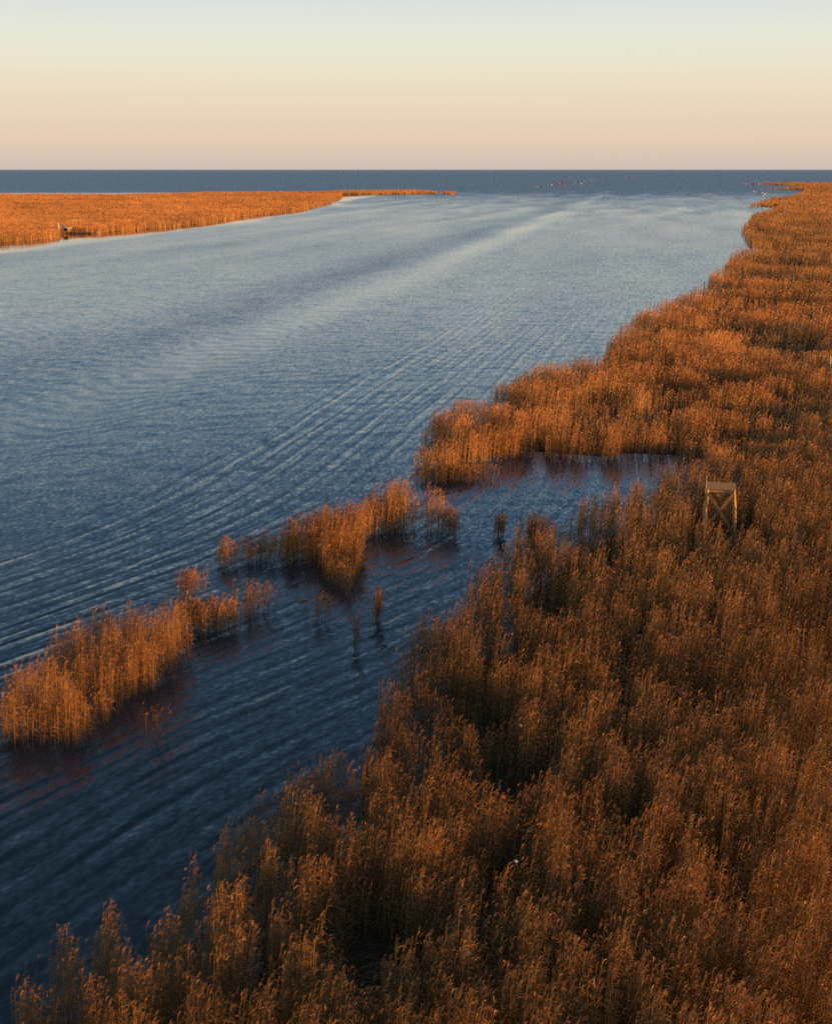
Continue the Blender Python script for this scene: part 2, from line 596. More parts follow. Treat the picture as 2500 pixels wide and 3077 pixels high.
def grow(rb, P, H, S, rs, nleaf=6, nplume=4, thin=1.0, tint=1.0):
    """one reed per row of P: a bending stem, wind-blown leaves, a drooping plume; S widens blades with distance"""
    N = len(P)
    if N == 0: return
    x, y = P[:, 0], P[:, 1]
    base = np.stack([x, y, np.full(N, -0.05)], 1)
    ph = vnoise(x, y, 1.3, 71) - 0.5
    ph2 = vnoise(x, y, 1.3, 72) - 0.5
    lean = np.stack([0.07 + 0.14 * ph + 0.035 * rs.randn(N), 0.12 * ph2 + 0.035 * rs.randn(N)], 1)
    tip = lambda t: base + np.concatenate([lean * (H * t ** 1.35)[:, None], (H * t)[:, None]], 1)
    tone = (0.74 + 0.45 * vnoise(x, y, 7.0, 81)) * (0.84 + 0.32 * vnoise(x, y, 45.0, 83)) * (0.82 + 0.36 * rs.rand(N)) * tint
    rust = np.clip(0.5 * vnoise(x, y, 16.0, 82) + 0.3 * rs.rand(N) + 0.1, 0, 1)[:, None]
    stemc = ((1 - rust) * np.array([0.56, 0.33, 0.12]) + rust * np.array([0.50, 0.25, 0.08])) * tone[:, None]
    leafc = ((1 - rust) * np.array([0.57, 0.285, 0.075]) + rust * np.array([0.50, 0.195, 0.045])) * tone[:, None]
    plumc = ((1 - rust) * np.array([0.58, 0.30, 0.105]) + rust * np.array([0.52, 0.22, 0.07])) * tone[:, None]
    one = np.ones(N)
    up = np.array([0, 0, 1.0])
    a = rs.rand(N) * math.pi
    side = np.stack([np.cos(a), np.sin(a), 0 * a], 1)
    ws = 0.0075 * S * thin
    rb.add(np.stack([tip(0 * one), tip(0.55 * one), tip(one)], 1),
           np.stack([side * ws[:, None], side * (ws * 0.9)[:, None], side * (ws * 0.5)[:, None]], 1), stemc)
    ls = S ** 0.25
    for j in range(nleaf):
        t = np.clip(0.30 + 0.64 * (j + rs.rand(N)) / nleaf, 0, 0.97)
        s = tip(t)
        az = rs.randn(N) * 0.6 - 0.25
        az = np.where(rs.rand(N) < 0.12, rs.rand(N) * 6.28, az)
        L = (0.16 + 0.22 * rs.rand(N)) * ls
        dr = rs.rand(N)
        d = np.stack([np.cos(az), np.sin(az), 0 * az], 1)
        p1 = s + d * (0.48 * L)[:, None] + up * (L * (0.22 - 0.34 * dr))[:, None]
        p2 = s + d * (0.86 * L)[:, None] + up * (L * (0.05 - 0.75 * dr))[:, None]
        tw = rs.randn(N) * 0.8
        wv = np.stack([-np.sin(az) * np.cos(tw), np.cos(az) * np.cos(tw), np.sin(tw)], 1) * (0.0095 * S * thin)[:, None]
        c = leafc * (0.85 + 0.3 * rs.rand(N))[:, None]
        gr = rs.rand(N) < 0.06
        c[gr] = np.array([0.27, 0.24, 0.06]) * tone[gr, None]
        rb.add(np.stack([s, p1, p2], 1), np.stack([wv * 0.7, wv, wv * 0.12], 1), c)
    s = tip(one)
    sd = tip(one) - tip(0.9 * one)
    sd /= np.linalg.norm(sd, axis=1)[:, None]
    for j in range(nplume):
        az = rs.randn(N) * 0.6 - 0.2
        L = (0.13 + 0.13 * rs.rand(N)) * ls
        d = np.stack([np.cos(az), np.sin(az), 0 * az], 1)
        s0 = s - sd * (0.055 * j * ls * rs.rand(N))[:, None]
        k1, k2 = 0.15 + 0.2 * rs.rand(N), 0.35 + 0.45 * rs.rand(N)
        p1 = s0 + d * (k1 * L)[:, None] + up * (L * 0.45)[:, None]
        p2 = s0 + d * (k2 * L)[:, None] + up * (L * (0.85 - 0.9 * k2 * rs.rand(N)))[:, None]
        tw = rs.randn(N) * 0.9
        wv = np.stack([-np.sin(az) * np.cos(tw), np.cos(az) * np.cos(tw), np.sin(tw)], 1) * (0.013 * S * thin)[:, None]
        rb.add(np.stack([s0, p1, p2], 1), np.stack([wv * 0.35, wv, wv * 0.15], 1), plumc * (1.0 + 0.4 * rs.rand(N))[:, None])


def d(px, py, h=0.0):
    q = g(px * 1.44, py * 1.44, h)
    return (q[0], q[1])


# open hollows between the reeds: centre, radius along x, radius along y, how bare
HOLES = [(*d(765, 2035, 0.2), 1.7, 2.2, 1.0), (*d(555, 1965, 0.6), 0.8, 1.2, 0.8), (*d(1055, 1680, 0.4), 1.5, 2.6, 0.95), (*d(990, 1540, 0.4), 1.6, 2.6, 0.9),
         (*d(1140, 1315, 0.4), 1.5, 3.0, 0.9), (*d(1230, 1180, 0.0), 2.2, 4.2, 0.9), (*d(1160, 1130, 0.2), 2.4, 3.0, 0.55), (*d(690, 1760, 0.5), 1.0, 1.8, 0.8),
         (*d(1290, 1600, 0.6), 0.7, 1.8, 0.7), (*d(1590, 985, 0.4), 3.2, 3.0, 0.85), (*d(1440, 1180, 0.6), 0.9, 2.0, 0.5), (*d(960, 1870, 0.6), 0.7, 1.3, 0.6),
         (*d(1390, 835, 0.3), 4.0, 6.0, 0.8), (*d(1480, 875, 0.3), 4.0, 5.0, 0.8), (*d(1240, 880, 0.3), 3.0, 4.0, 0.8), (*d(1600, 885, 0.3), 5.5, 5.0, 0.9), (*d(1690, 860, 0.4), 5, 6, 0.85),
         (*d(1620, 740, 0.4), 6.5, 8.0, 0.9), (*d(1650, 720, 0.4), 6.0, 7.0, 0.85), (*d(1560, 700, 0.4), 6, 8, 0.7), (*d(1500, 660, 0.4), 7, 9, 0.7), (*d(1490, 615, 0.0), 6, 12, 0.8),
         (*d(1620, 645, 0.4), 9, 12, 0.8), (*d(1530, 640, 0.4), 5, 8, 0.6), (*d(1600, 590, 0.4), 10, 16, 0.75), (*d(1700, 600, 0.4), 9, 14, 0.7), (*d(1655, 560, 0.4), 13, 20, 0.7),
         (*d(1600, 530, 0.4), 9, 20, 0.6), (*d(1700, 520, 0.4), 12, 24, 0.6), (*d(1630, 495, 0.4), 14, 30, 0.55), (*d(1720, 480, 0.4), 18, 36, 0.5),
         (*d(1120, 945, 0.0), 0.5, 4.0, 0.9), (*d(1200, 945, 0.0), 0.4, 4.0, 0.9), (*d(1242, 945, 0.0), 0.4, 4.0, 0.9), (*d(1430, 945, 0), 2.5, 4, 0.8), (*d(1560, 955, 0), 4.0, 3.5, 0.8), (*d(1690, 940, 0), 6.0, 3.5, 0.7),
         (*g(203, 704)[:2], 3.2, 9.0, 1.0), (*g(250, 703)[:2], 8.0, 3.0, 0.6), (*g(2328, 634)[:2], 4.0, 12.0, 0.9),
         (*g(1015, 1765)[:2], 1.6, 3.2, 0.75), (*d(70, 431, 1), 14, 30, 0.6), (*d(130, 420, 1), 16, 40, 0.6), (*d(210, 421, 1), 20, 40, 0.6), (*d(40, 440, 1), 10, 14, 0.5)]
HIDE = np.array(d(1503, 1013, 3.9))


def bareness(P):
    b = np.zeros(len(P))
    wx = P[:, 0] + 1.2 * (vnoise(P[:, 0], P[:, 1], 1.5, 5) - 0.5)
    wy = P[:, 1] + 2.0 * (vnoise(P[:, 0], P[:, 1], 1.5, 6) - 0.5)
    for x, y, rx, ry, s in HOLES:
        q = ((wx - x) / rx) ** 2 + ((wy - y) / ry) ** 2
        b = np.maximum(b, s * np.clip(1.6 - 1.1 * q, 0, 1))
    # trampled ground in front of the raised hide
    q = ((P[:, 0] - HIDE[0]) / 1.9) ** 2 + ((P[:, 1] - HIDE[1] + 1.8) / 3.2) ** 2
    b = np.maximum(b, np.clip(1.8 - 1.4 * q, 0, 0.97))
    return b


def reed_bed(name, poly, label, cat, seed, zones, edge_w=1.2, rag=1.0, Hm=2.4, clump=0.92, tint=1.0, hollow=0.5, hv=0.14, pit=2.0, hfun=None, cv=0.34, pits=0.8, mv=0.22):
    rs = np.random.RandomState(seed)
    rb = Ribbons()
    total = 0
    for (rho0, d0, power, dmin, dmax, nl, npl, smul, amin, amax) in zones:
        P = scatter(poly, rs, rho0, d0, power, dmin, dmax, amax, amin)
        D = np.hypot(P[:, 0], P[:, 1])
        ed = edge_dist(P, poly)
        s_cl = 0.62 if dmin < 99 else (1.5 if dmin < 200 else (5.0 if dmin < 1000 else 12.0))
        c1 = vnoise(P[:, 0] / s_cl, P[:, 1] / s_cl, 1.0, seed + 1)
        c2 = vnoise(P[:, 0], P[:, 1], 3.4, seed + 2)
        c3 = vnoise(P[:, 0], P[:, 1], 11.0, seed + 3)
        keep = np.clip((c1 - 0.36) / 0.26, 0, 1) * clump + (1 - clump)
        keep *= np.clip(1.25 - hollow * 1.3 * np.clip((c3 - 0.55) / 0.3, 0, 1) * np.clip((c2 - 0.3) / 0.3, 0, 1), 0.15, 1)
        # ragged, thinning shoreline
        er = ed / (edge_w * np.clip(D / 80, 0.6, 4)) + (c1 - 0.5) * 1.6 * rag + (c2 - 0.5) * 1.2 * rag
        keep *= np.clip(er + 0.35, 0.0, 1)
        ba = bareness(P)
        if dmin < 300:
            c4 = vnoise(P[:, 0] * 0.7, P[:, 1], pit, seed + 9) * 0.7 + 0.3 * vnoise(P[:, 0], P[:, 1], pit * 0.4, seed + 10)
            ba = np.maximum(ba, pits * np.clip((0.44 - c4) / 0.14, 0, 1))
        keep *= np.where(ba > 0.91, 1 - ba, 1 - 0.75 * ba)
        k = rs.rand(len(P)) < keep
        P, D, ed, c1, c2, c3, ba = P[k], D[k], ed[k], c1[k], c2[k], c3[k], ba[k]
        H = Hm * (0.95 - hv / 2 - cv / 2 - mv / 2 + mv * c2 + cv * c1 + hv * c3) * (0.76 + 0.42 * rs.rand(len(P)))
        H *= 1 - 0.5 * ba
        if hfun is not None: H *= hfun(P)
        H *= 0.86 + 0.14 * np.clip(ed / (2.5 * edge_w), 0, 1)
        S = smul * np.maximum(1.0, D / 52.0) ** 0.85
        grow(rb, P, H, S, rs, nl, npl, tint=tint)
        total += len(P)
    o = rb.build(name)
    print(name, 'reeds', total, 'quads', sum(len(f) for f in rb.f))
    return tag(o, label, cat, kind='stuff')


#        rho0  d0  pow  dmin dmax leaves plume width  amin  amax
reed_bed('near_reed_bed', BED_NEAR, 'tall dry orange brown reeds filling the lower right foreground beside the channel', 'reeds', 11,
         [(58, 45, 1.25, 30, 150, 7, 4, 1.0, -0.40, 0.42)], rag=1.2, tint=0.67, hv=0.12, cv=0.52, pits=0.42, pit=1.15, mv=0.14)  # low tint: shade seen looking steeply down is put into the colour
reed_bed('right_reed_bed', BED_RIGHT, 'broad orange reed bed on the right bank running back to the sea', 'reeds', 23,
         [(24, 100, 1.7, 100, 300, 6, 4, 1.05, -0.05, 0.40), (3.6, 300, 1.6, 300, 1200, 4, 2, 1.0, 0.05, 0.40), (0.35, 1200, 1.5, 1200, 2700, 3, 2, 1.2, 0.15, 0.36)],
         rag=0.8, edge_w=0.7, hollow=0.9, tint=1.06, clump=0.8, hv=0.3, pit=6.0)
reed_bed('left_reed_island', ISLE_LEFT, 'ragged clump of bright orange reeds standing in water at the left edge', 'reeds', 37,
         [(60, 60, 1.2, 42, 90, 7, 4, 1.0, -0.45, -0.1)], edge_w=0.45, rag=0.8, tint=0.88, clump=0.75, cv=0.6)
reed_bed('middle_reed_island', ISLE_MID, 'narrow island of orange reeds in mid channel between river and side inlet', 'reeds', 41,
         [(60, 70, 1.2, 60, 115, 7, 4, 1.0, -0.25, 0.08)], edge_w=0.35, rag=0.85, tint=0.9, clump=0.6, cv=0.55, pits=0.5, pit=1.4, Hm=2.45, hfun=lambda P: np.interp(P[:, 0], [-13, -9, -4, 0, 1.6], [0.62, 0.85, 0.95, 1.15, 0.95]))
reed_bed('far_reed_marsh', MARSH_LEFT, 'sunlit orange reed marsh across the river on the left bank with a thin spit', 'reeds', 53,
         [(3.4, 480, 1.5, 400, 1550, 3, 2, 1.0, -0.42, 0.06)], rag=0.5, hollow=0.2, clump=0.25, tint=1.14)


# mud under the far beds, kept behind the outermost reeds
def inset(poly, w):
    n = len(poly)
    A = 0.5 * sum(poly[i][0] * poly[(i + 1) % n][1] - poly[(i + 1) % n][0] * poly[i][1] for i in range(n))
    sg = 1 if A > 0 else -1
    o = []
    for i in range(n):
        t = poly[(i + 1) % n] - poly[i - 1]
        t = t / max(1e-6, np.hypot(*t))
        o.append(poly[i] + sg * w * np.array([-t[1], t[0]]))
    o = np.array(o)
    if poly is not BED_RIGHT: return o
    return o[inside(o, poly) & (edge_dist(o, poly) > 0.7 * w)]      # drop corners that fold over at its sharp tips


for nm, poly, w_, lb in (('mud_shallow', BED_NEAR, 3.0, 'dark wet mud under the near reed bed'), ('mud_bank', BED_RIGHT, 3.0, 'dark wet mud under the right reed bed'), ('mud_flat', MARSH_LEFT, 1.5, 'dark wet mud under the far left marsh')):
    tag(sheet(nm, inset(poly, w_), 0.03, M_MUD), lb, 'mud', kind='structure')

# reed clumps standing alone in the water
CL = 'lone reed clumps standing in the channel'
CLUMPS = [((590, 1890), 1.3, 1.2, 90, 1.6, 'mid-size reed clump in water between the left reed island and the middle one'),
          ((668, 1892), 1.0, 1.0, 60, 1.6, 'reed clump with orange tips just right of the mid-size one at the left island'),
          ((566, 1790), 0.85, 0.8, 36, 1.5, 'reed clump farthest up the river off the tip of the left reed island'),
          ((760, 1850), 1.3, 1.4, 34, 1.8, 'very sparse see-through reed clump in open channel below the middle island'),
          ((1131, 1868), 0.26, 0.4, 17, 1.8, 'tight dark upright reed tuft below the middle island, the darker of two'),
          ((1067, 1945), 0.22, 0.4, 9, 1.6, 'small brown reed tuft nearest the camera in the middle of the channel'),
          ((960, 1868), 0.55, 0.9, 14, 1.4, 'thin dark reed tuft trailing below the left end of the middle island'),
          ((1498, 1612), 0.35, 0.5, 22, 1.5, 'small faint reed tuft in the side channel right of the middle island'),
          ((1342, 1604), 0.7, 0.8, 34, 1.8, 'sparse reed tuft at the right tip of the middle island'),
          ((1352, 1440), 2.6, 1.4, 150, 1.1, 'low reed clump in front of the right reed bed tip'),
          ((455, 2230), 0.6, 0.9, 8, 1.6, 'few scattered reed stems below the right end of the left island'),
          ((1600, 1640), 0.75, 1.0, 60, 2.0, 'dark upright reed clump beside the near bed by the water pocket')]
for i, ((px, py), rx, ry, n_, h_, lb) in enumerate(CLUMPS):
    rs = np.random.RandomState(900 + i)
    c = g(px, py, 0)
    q = rs.randn(n_ * 2, 2) * 0.55
    P = np.stack([c[0] + q[:, 0] * rx, c[1] + q[:, 1] * ry], 1)
    D = math.hypot(c[0], c[1])
    rb = Ribbons()
    grow(rb, P, h_ * (0.75 + 0.3 * rs.rand(len(P))), np.full(len(P), 1.1 * max(1, D / 52) ** 0.85), rs, 6, 4, tint=0.6 if i in (3, 4, 5, 6, 7, 8, 10, 11) else 0.9)  # lower tint paints shade into clumps the sun lights too strongly
    tag(rb.build('reed_clump', (c[0], c[1], 0)), lb, 'reed clump', CL)

# fallen stems lying in the open hollow at the front
rs = np.random.RandomState(77)
rb = Ribbons()
hx, hy = HOLES[0][0], HOLES[0][1]
n_ = 150
a = rs.randn(n_) * 0.5 + 0.35
c = np.stack([hx + rs.randn(n_) * 1.0, hy + rs.randn(n_) * 1.1, 0.03 + 0.25 * rs.rand(n_) ** 2], 1)
L = 0.5 + 0.9 * rs.rand(n_)
dv = np.stack([np.cos(a), np.sin(a), 0.10 * rs.randn(n_)], 1) * L[:, None]
up = np.array([0, 0, 1.0]) * (0.12 * rs.rand(n_))[:, None]
wv = np.stack([-np.sin(a), np.cos(a), 0 * a], 1) * 0.006
rb.add(np.stack([c - dv * 0.5, c + up, c + dv * 0.5], 1), np.stack([wv, wv, wv * 0.5], 1), np.tile([0.30, 0.20, 0.10], (n_, 1)) * (0.6 + 0.7 * rs.rand(n_, 1)))
tag(rb.build('fallen_reeds'), 'flattened dry stems lying on dark water in a hollow among the near reeds', 'fallen reeds', kind='stuff')

# ------------------------------------------------------------------ raised hide in the near reeds
t = empty('raised_hide', (HIDE[0], HIDE[1], 0), R(-12))
tag(t, 'wooden hunting platform on splayed log legs with crossed braces among the near reeds', 'hunting platform')
ZP = 3.9
b = MB()
for k in range(7):
    b.box((0, -0.81 + k * 0.27, ZP - 0.03), (1.90 + 0.03 * (k % 3 - 1), 0.258, 0.055))
b.build('platform', M_PLANK, t)
for sy in (-1, 1):
    MB().box((0, sy * 0.80, ZP - 0.17), (1.72, 0.10, 0.20)).build('cross_beam', M_LOG, t)
for sx in (-1, 1):
    MB().box((sx * 0.78, 0, ZP - 0.165), (0.10, 1.48, 0.19)).build('side_beam', M_LOG, t)
for sx in (-1, 1):
    for sy in (-1, 1):
        bow = 0.05 * sx if sx > 0 else 0.10
        MB().tube([(sx * 1.12, sy * 1.0, -0.3), (sx * 1.01 + (bow if sx < 0 else 0), sy * 0.94, 1.4), (sx * 0.93 + bow * 0.6, sy * 0.88, 2.6), (sx * 0.84, sy * 0.82, ZP - 0.07)],
                  [0.13, 0.125, 0.115, 0.105], 10).build('leg', M_LOG, t, True)
for sy in (-1, 1):
    MB().beam((-0.98, sy * 1.03, 1.05), (0.82, sy * 0.93, ZP - 0.33), 0.05, 0.19, (0, 0, 1)).build('brace', M_WOOD, t)
    MB().beam((1.02, sy * 1.085, 0.95), (-0.82, sy * 0.985, ZP - 0.33), 0.05, 0.19, (0, 0, 1)).build('brace', M_WOOD, t)
for sx in (-1, 1):
    MB().beam((sx * 1.08, -0.95, 1.2), (sx * 0.98, 0.85, ZP - 0.4), 0.05, 0.11, (0, 0, 1)).build('brace', M_WOOD, t)
MB().tube([(-1.05, -0.95, -0.2), (-0.98, -0.92, 2.4), (-0.93, -0.90, 4.75)], [0.04, 0.035, 0.025], 7).build('pole', M_LOG, t, True)
rs = np.random.RandomState(5)
for cx, cz, n_ in ((-1.08, 3.45, 60), (-1.12, 3.0, 50), (-1.30, 2.1, 60)):
    b = MB()
    for k in range(n_):
        q = rs.randn(3) * np.array([0.09, 0.10, 0.13]) + np.array([cx, -0.85, cz])
        r = np.array([cx, -0.85, cz]) - q + rs.randn(3) * 0.03
        b.beam(q, q + r * 1.2, 0.015, 0.012)
    b.build('brushwood', M_DARKW, t)

# ------------------------------------------------------------------ posts in the right bed
p = g(2490, 1150, 0)
t = MB().tube([(0, 0, -0.3), (-0.02, 0, 1.6), (-0.10, 0, 3.1)], [0.12, 0.11, 0.09], 9).build('pale_post', M_PALE, None, True)
t.location = (p[0], p[1], 0)
tag(t, 'pale bleached wooden post leaning slightly at the right edge of the reed bed', 'post')
p = g(2111, 930, 0)
t = MB().tube([(0, 0, -0.3), (0.02, 0, 2.0), (0.05, 0, 5.0)], [0.10, 0.09, 0.07], 8).build('thin_stake', M_DARKW, None, True)
t.location = (p[0], p[1], 0)
tag(t, 'thin dark stake standing by the shore of the right reed bed', 'stake')
p = g(2289, 630, 0)
t = MB().tube([(0, 0, -0.3), (0, 0, 1.9)], [0.22, 0.18], 8).build('stump', M_DARKW, None, True)
t.location = (p[0], p[1], 0)
tag(t, 'short dark stump in the small inlet left of the far reed hide', 'stump')


# ------------------------------------------------------------------ far hides on the right bank
def far_hide(px, py, wid, hgt, legs, label, name, mats):
    p = g(px, py, 0)
    t = empty(name, (p[0], p[1], 0), R(-14))
    tag(t, label, 'hide')
    w2 = wid / 2
    for sx in (-1, 1):
        for sy in (-1, 1):
            MB().beam((sx * w2 * 1.05, sy * w2 * 1.05, -0.3), (sx * w2 * 0.93, sy * w2 * 0.93, legs + 0.1), 0.16, 0.16).build('leg', mats[0], t)
    MB().box((0, 0, legs + 0.08), (wid * 1.06, wid * 1.06, 0.14)).build('deck', mats[0], t)
    zc, hh = legs + 0.15 + hgt / 2, hgt
    MB().box((0, -w2 + 0.05, zc - hh * 0.18), (wid, 0.08, hh * 0.64)).build('front_wall', mats[1], t)
    MB().box((0, w2 - 0.05, zc), (wid, 0.08, hh)).build('rear_wall', mats[1], t)
    for sx in (-1, 1):
        MB().box((sx * (w2 - 0.05), 0, zc - 0.06), (0.08, wid - 0.2, hh * 0.9)).build('side_wall', mats[1], t)
    b = MB()
    z = zc + hh / 2 + 0.08
    b.raw([(-w2 * 1.15, -w2 * 1.2, z - 0.25), (w2 * 1.15, -w2 * 1.2, z - 0.25), (w2 * 1.15, w2 * 1.2, z + 0.2), (-w2 * 1.15, w2 * 1.2, z + 0.2),
           (-w2 * 1.15, -w2 * 1.2, z - 0.15), (w2 * 1.15, -w2 * 1.2, z - 0.15), (w2 * 1.15, w2 * 1.2, z + 0.3), (-w2 * 1.15, w2 * 1.2, z + 0.3)],
          [(3, 2, 1, 0), (4, 5, 6, 7), (0, 1, 5, 4), (1, 2, 6, 5), (2, 3, 7, 6), (3, 0, 4, 7)])
    b.build('roof', mats[2], t)
    MB().beam((-w2, -w2 - 0.12, 0.1), (w2, -w2 - 0.12, legs), 0.08, 0.14).build('brace', mats[0], t)
    return t


far_hide(2329, 629, 2.6, 1.7, 1.0, 'dark wooden hide with a sunlit right wall at the head of the small inlet', 'reed_hide', (M_DARKW, M_WOOD, M_DARKW))
far_hide(2262, 562, 2.4, 1.8, 2.6, 'small stilted hut standing in open water beside the farthest spit', 'stilt_hut', (M_DARKW, M_WOOD, M_WOOD))

# ------------------------------------------------------------------ landing on the left bank
p = g(183, 703, 0)
t = MB().tube([(0.05, 0, -0.5), (0, 0, 1.5), (-0.1, 0, 3.0), (-0.22, 0, 4.25), (-0.25, 0, 4.45)], [0.27, 0.27, 0.29, 0.27, 0.12], 10).build('mooring_post', M_PALE, None, True)
t.location = (p[0], p[1] - 2, 0)
tag(t, 'thick pale wooden post leaning at the edge of the far left bank', 'post')
p = g(205, 703, 0)
t = empty('landing_shelter', (p[0], p[1] - 1.0, 0), R(12))
tag(t, 'small weathered wooden shelter on stilts by the thick pale post on the left bank', 'shelter')
for sx in (-1.45, 0.1, 1.45):
    for sy in (-0.8, 0.8):
        MB().beam((sx, sy, -0.5), (sx, sy, 2.2), 0.16, 0.16).build('leg', M_DARKW, t)
MB().box((0, 0, 1.05), (3.2, 1.9, 0.12)).build('deck', M_WOOD, t)
b = MB()
for k in range(5):
    b.box((0.95, -0.84, 1.22 + k * 0.2), (1.15, 0.05, 0.17))
b.build('front_wall', M_LOG, t)
MB().box((0.2, 0.9, 1.75), (2.7, 0.06, 1.2)).build('rear_wall', M_DARKW, t)
MB().box((1.62, 0, 1.7), (0.06, 1.6, 1.1)).build('side_wall', M_LOG, t)
b = MB()
b.raw([(-1.9, -1.0, 2.25), (0.5, -1.0, 2.25), (0.5, 1.1, 3.2), (-1.9, 1.1, 3.2), (-1.9, -1.0, 2.35), (0.5, -1.0, 2.35), (0.5, 1.1, 3.3), (-1.9, 1.1, 3.3)],
      [(3, 2, 1, 0), (4, 5, 6, 7), (0, 1, 5, 4), (1, 2, 6, 5), (2, 3, 7, 6), (3, 0, 4, 7)])
b.build('roof', M_GREY, t)
MB().box((1.15, -0.95, 2.35), (1.7, 0.10, 0.5)).build('awning_board', M_PALE, t)
MB().beam((-0.7, -1.12, 3.25), (0.45, -1.12, 2.0), 0.08, 0.26).build('loose_plank', M_PALE, t)
p0, p1 = g(216, 702, 0), g(290, 702, 0)
t = empty('jetty', tuple(p0), 0)
tag(t, 'low dark plank jetty along the far left bank right of the shelter', 'jetty')
dx, dy = p1[0] - p0[0], p1[1] - p0[1]
MB().beam((0, -1.5, 0.42), (dx, dy - 1.5, 0.42), 1.1, 0.14).build('deck', M_DARKW, t)
for k in range(6):
    f_ = k / 5
    MB().beam((dx * f_, dy * f_ - 1.9, -0.5), (dx * f_, dy * f_ - 1.9, 0.5), 0.14, 0.14).build('pile', M_DARKW, t)
for i, (px, hh, lean) in enumerate(((296, 1.2, 0.25), (303, 1.5, -0.5))):
    p = g(px, 702.5, 0)
    t = MB().tube([(-lean * 0.5, 0, -0.3), (lean * 0.5, 0, hh)], [0.12, 0.1], 8).build('mooring_stake', M_PALE, None, True)
    t.location = (p[0], p[1] - 2, 0)
    tag(t, ('short pale stake at the right end of the jetty', 'taller leaning pale stake beyond the right end of the jetty')[i], 'stake', 'stakes at the jetty end')


# ------------------------------------------------------------------ buoys and markers
def lathe(prof, n=14):
    b = MB()
    b.tube([(0, 0, z) for z, r in prof], [max(r, 0.01) for z, r in prof], n)
    return b


def buoy(px, py, hgt, rad, label, mat):
    p = g(px, py, 0)
    t = empty('buoy', tuple(p))
    tag(t, label, 'buoy', 'buoys off the river mouth')
    lathe([(-0.6, rad * 0.8), (0, rad), (hgt * 0.22, rad), (hgt * 0.30, rad * 0.55)]).build('float', mat, t, True)
    lathe([(hgt * 0.28, rad * 0.5), (hgt * 0.8, rad * 0.22), (hgt * 0.82, rad * 0.3)]).build('tower', mat, t, True)
    lathe([(hgt * 0.80, rad * 0.42), (hgt, rad * 0.40), (hgt * 1.02, 0.05)]).build('topmark', mat, t, True)
    return t


buoy(1692, 562, 3.6, 1.15, 'red conical buoy floating in front of the rock line', M_RED)
buoy(1893, 535, 5.0, 2.0, 'tiny red buoy far out to the right beyond the rock line', M_RED)
p = g(1745, 553.5, 0)
t = empty('float_ball', tuple(p))
tag(t, 'round white float just right of the red buoy off the rock line', 'float')
MB().ell((0, 0, 0.95), (1.05, 1.05, 1.15), nu=14, nv=10).build('ball', M_WHITE, t, True)
MB().tube([(0, 0, -1.0), (0, 0, 0.1)], [0.3, 0.3], 8).build('stem', M_STEEL, t)
for px, py, lb in ((2252, 533, 'dark lattice beacon in the sea beyond the farthest spit'), (2481, 537, 'faint dark beacon at the right edge of the sea')):
    p = g(px, py, 0)
    t = empty('beacon', tuple(p))
    tag(t, lb, 'beacon', 'beacons in the sea')
    MB().tube([(0, 0, -1), (0, 0, 1.4)], [1.3, 1.1], 10).build('base', M_STEEL, t)
    b = MB()
    for k in range(4):
        a = k * math.pi / 2 + 0.4
        b.beam((1.0 * math.cos(a), 1.0 * math.sin(a), 1.4), (0.3 * math.cos(a), 0.3 * math.sin(a), 6.0), 0.25, 0.25)
    b.build('lattice', M_STEEL, t)
    MB().box((0, 0, 6.6), (1.1, 1.1, 1.2)).build('lantern', M_STEEL, t)

# ------------------------------------------------------------------ rock line off the mouth, with resting birds
ROCKS = [(1604, 562.5, 1.2), (1613, 562, 1.0), (1627, 560.5, 1.5), (1634, 559.5, 2.0), (1643, 558.5, 1.8), (1652, 557.3, 1.6), (1660, 556.5, 1.4), (1671, 554.8, 1.6), (1679, 553.4, 2.3),
         (1687, 552.8, 2.0), (1695, 552, 2.6), (1704, 551, 1.8), (1716, 550, 1.4), (1728, 548.7, 1.3), (1737, 548, 1.8), (1746, 546.6, 1.9), (1755, 545.6, 2.2), (1776, 543.4, 1.6), (1789, 542.6, 1.7), (1806, 541.8, 2.0), (1822, 541.2, 1.6)]
for i, (px, py, s) in enumerate(ROCKS):
    p = g(px, py, 0)
    t = MB().ell((0, 0, 0.1), (s * 1.3, s * 1.1, s * 0.75), 300 + i, 9, 6, 0.22).build('rock', M_ROCK)
    t.location = (p[0], p[1], 0)
    t.rotation_euler = (0, 0, i * 1.3)
    tag(t, 'dark brown boulder in the low rock line off the river mouth', 'rock', 'rocks off the river mouth')
b = MB()
prev = None
pts = [g(px, py + 0.5, 0) for px, py, s in ROCKS]
v = []
for i, q in enumerate(pts):
    wv = 4 + 3 * math.sin(i * 0.8)
    v += [(q[0] - 1, q[1] - wv, 0.02), (q[0] + 1, q[1] + wv, 0.02)]
b.raw(v, [(2 * i, 2 * i + 2, 2 * i + 3, 2 * i + 1) for i in range(5, len(pts) - 3)])
tag(b.build('sandbar', M_SAND), 'thin pale sandbar along the rock line', 'sandbar', kind='structure')


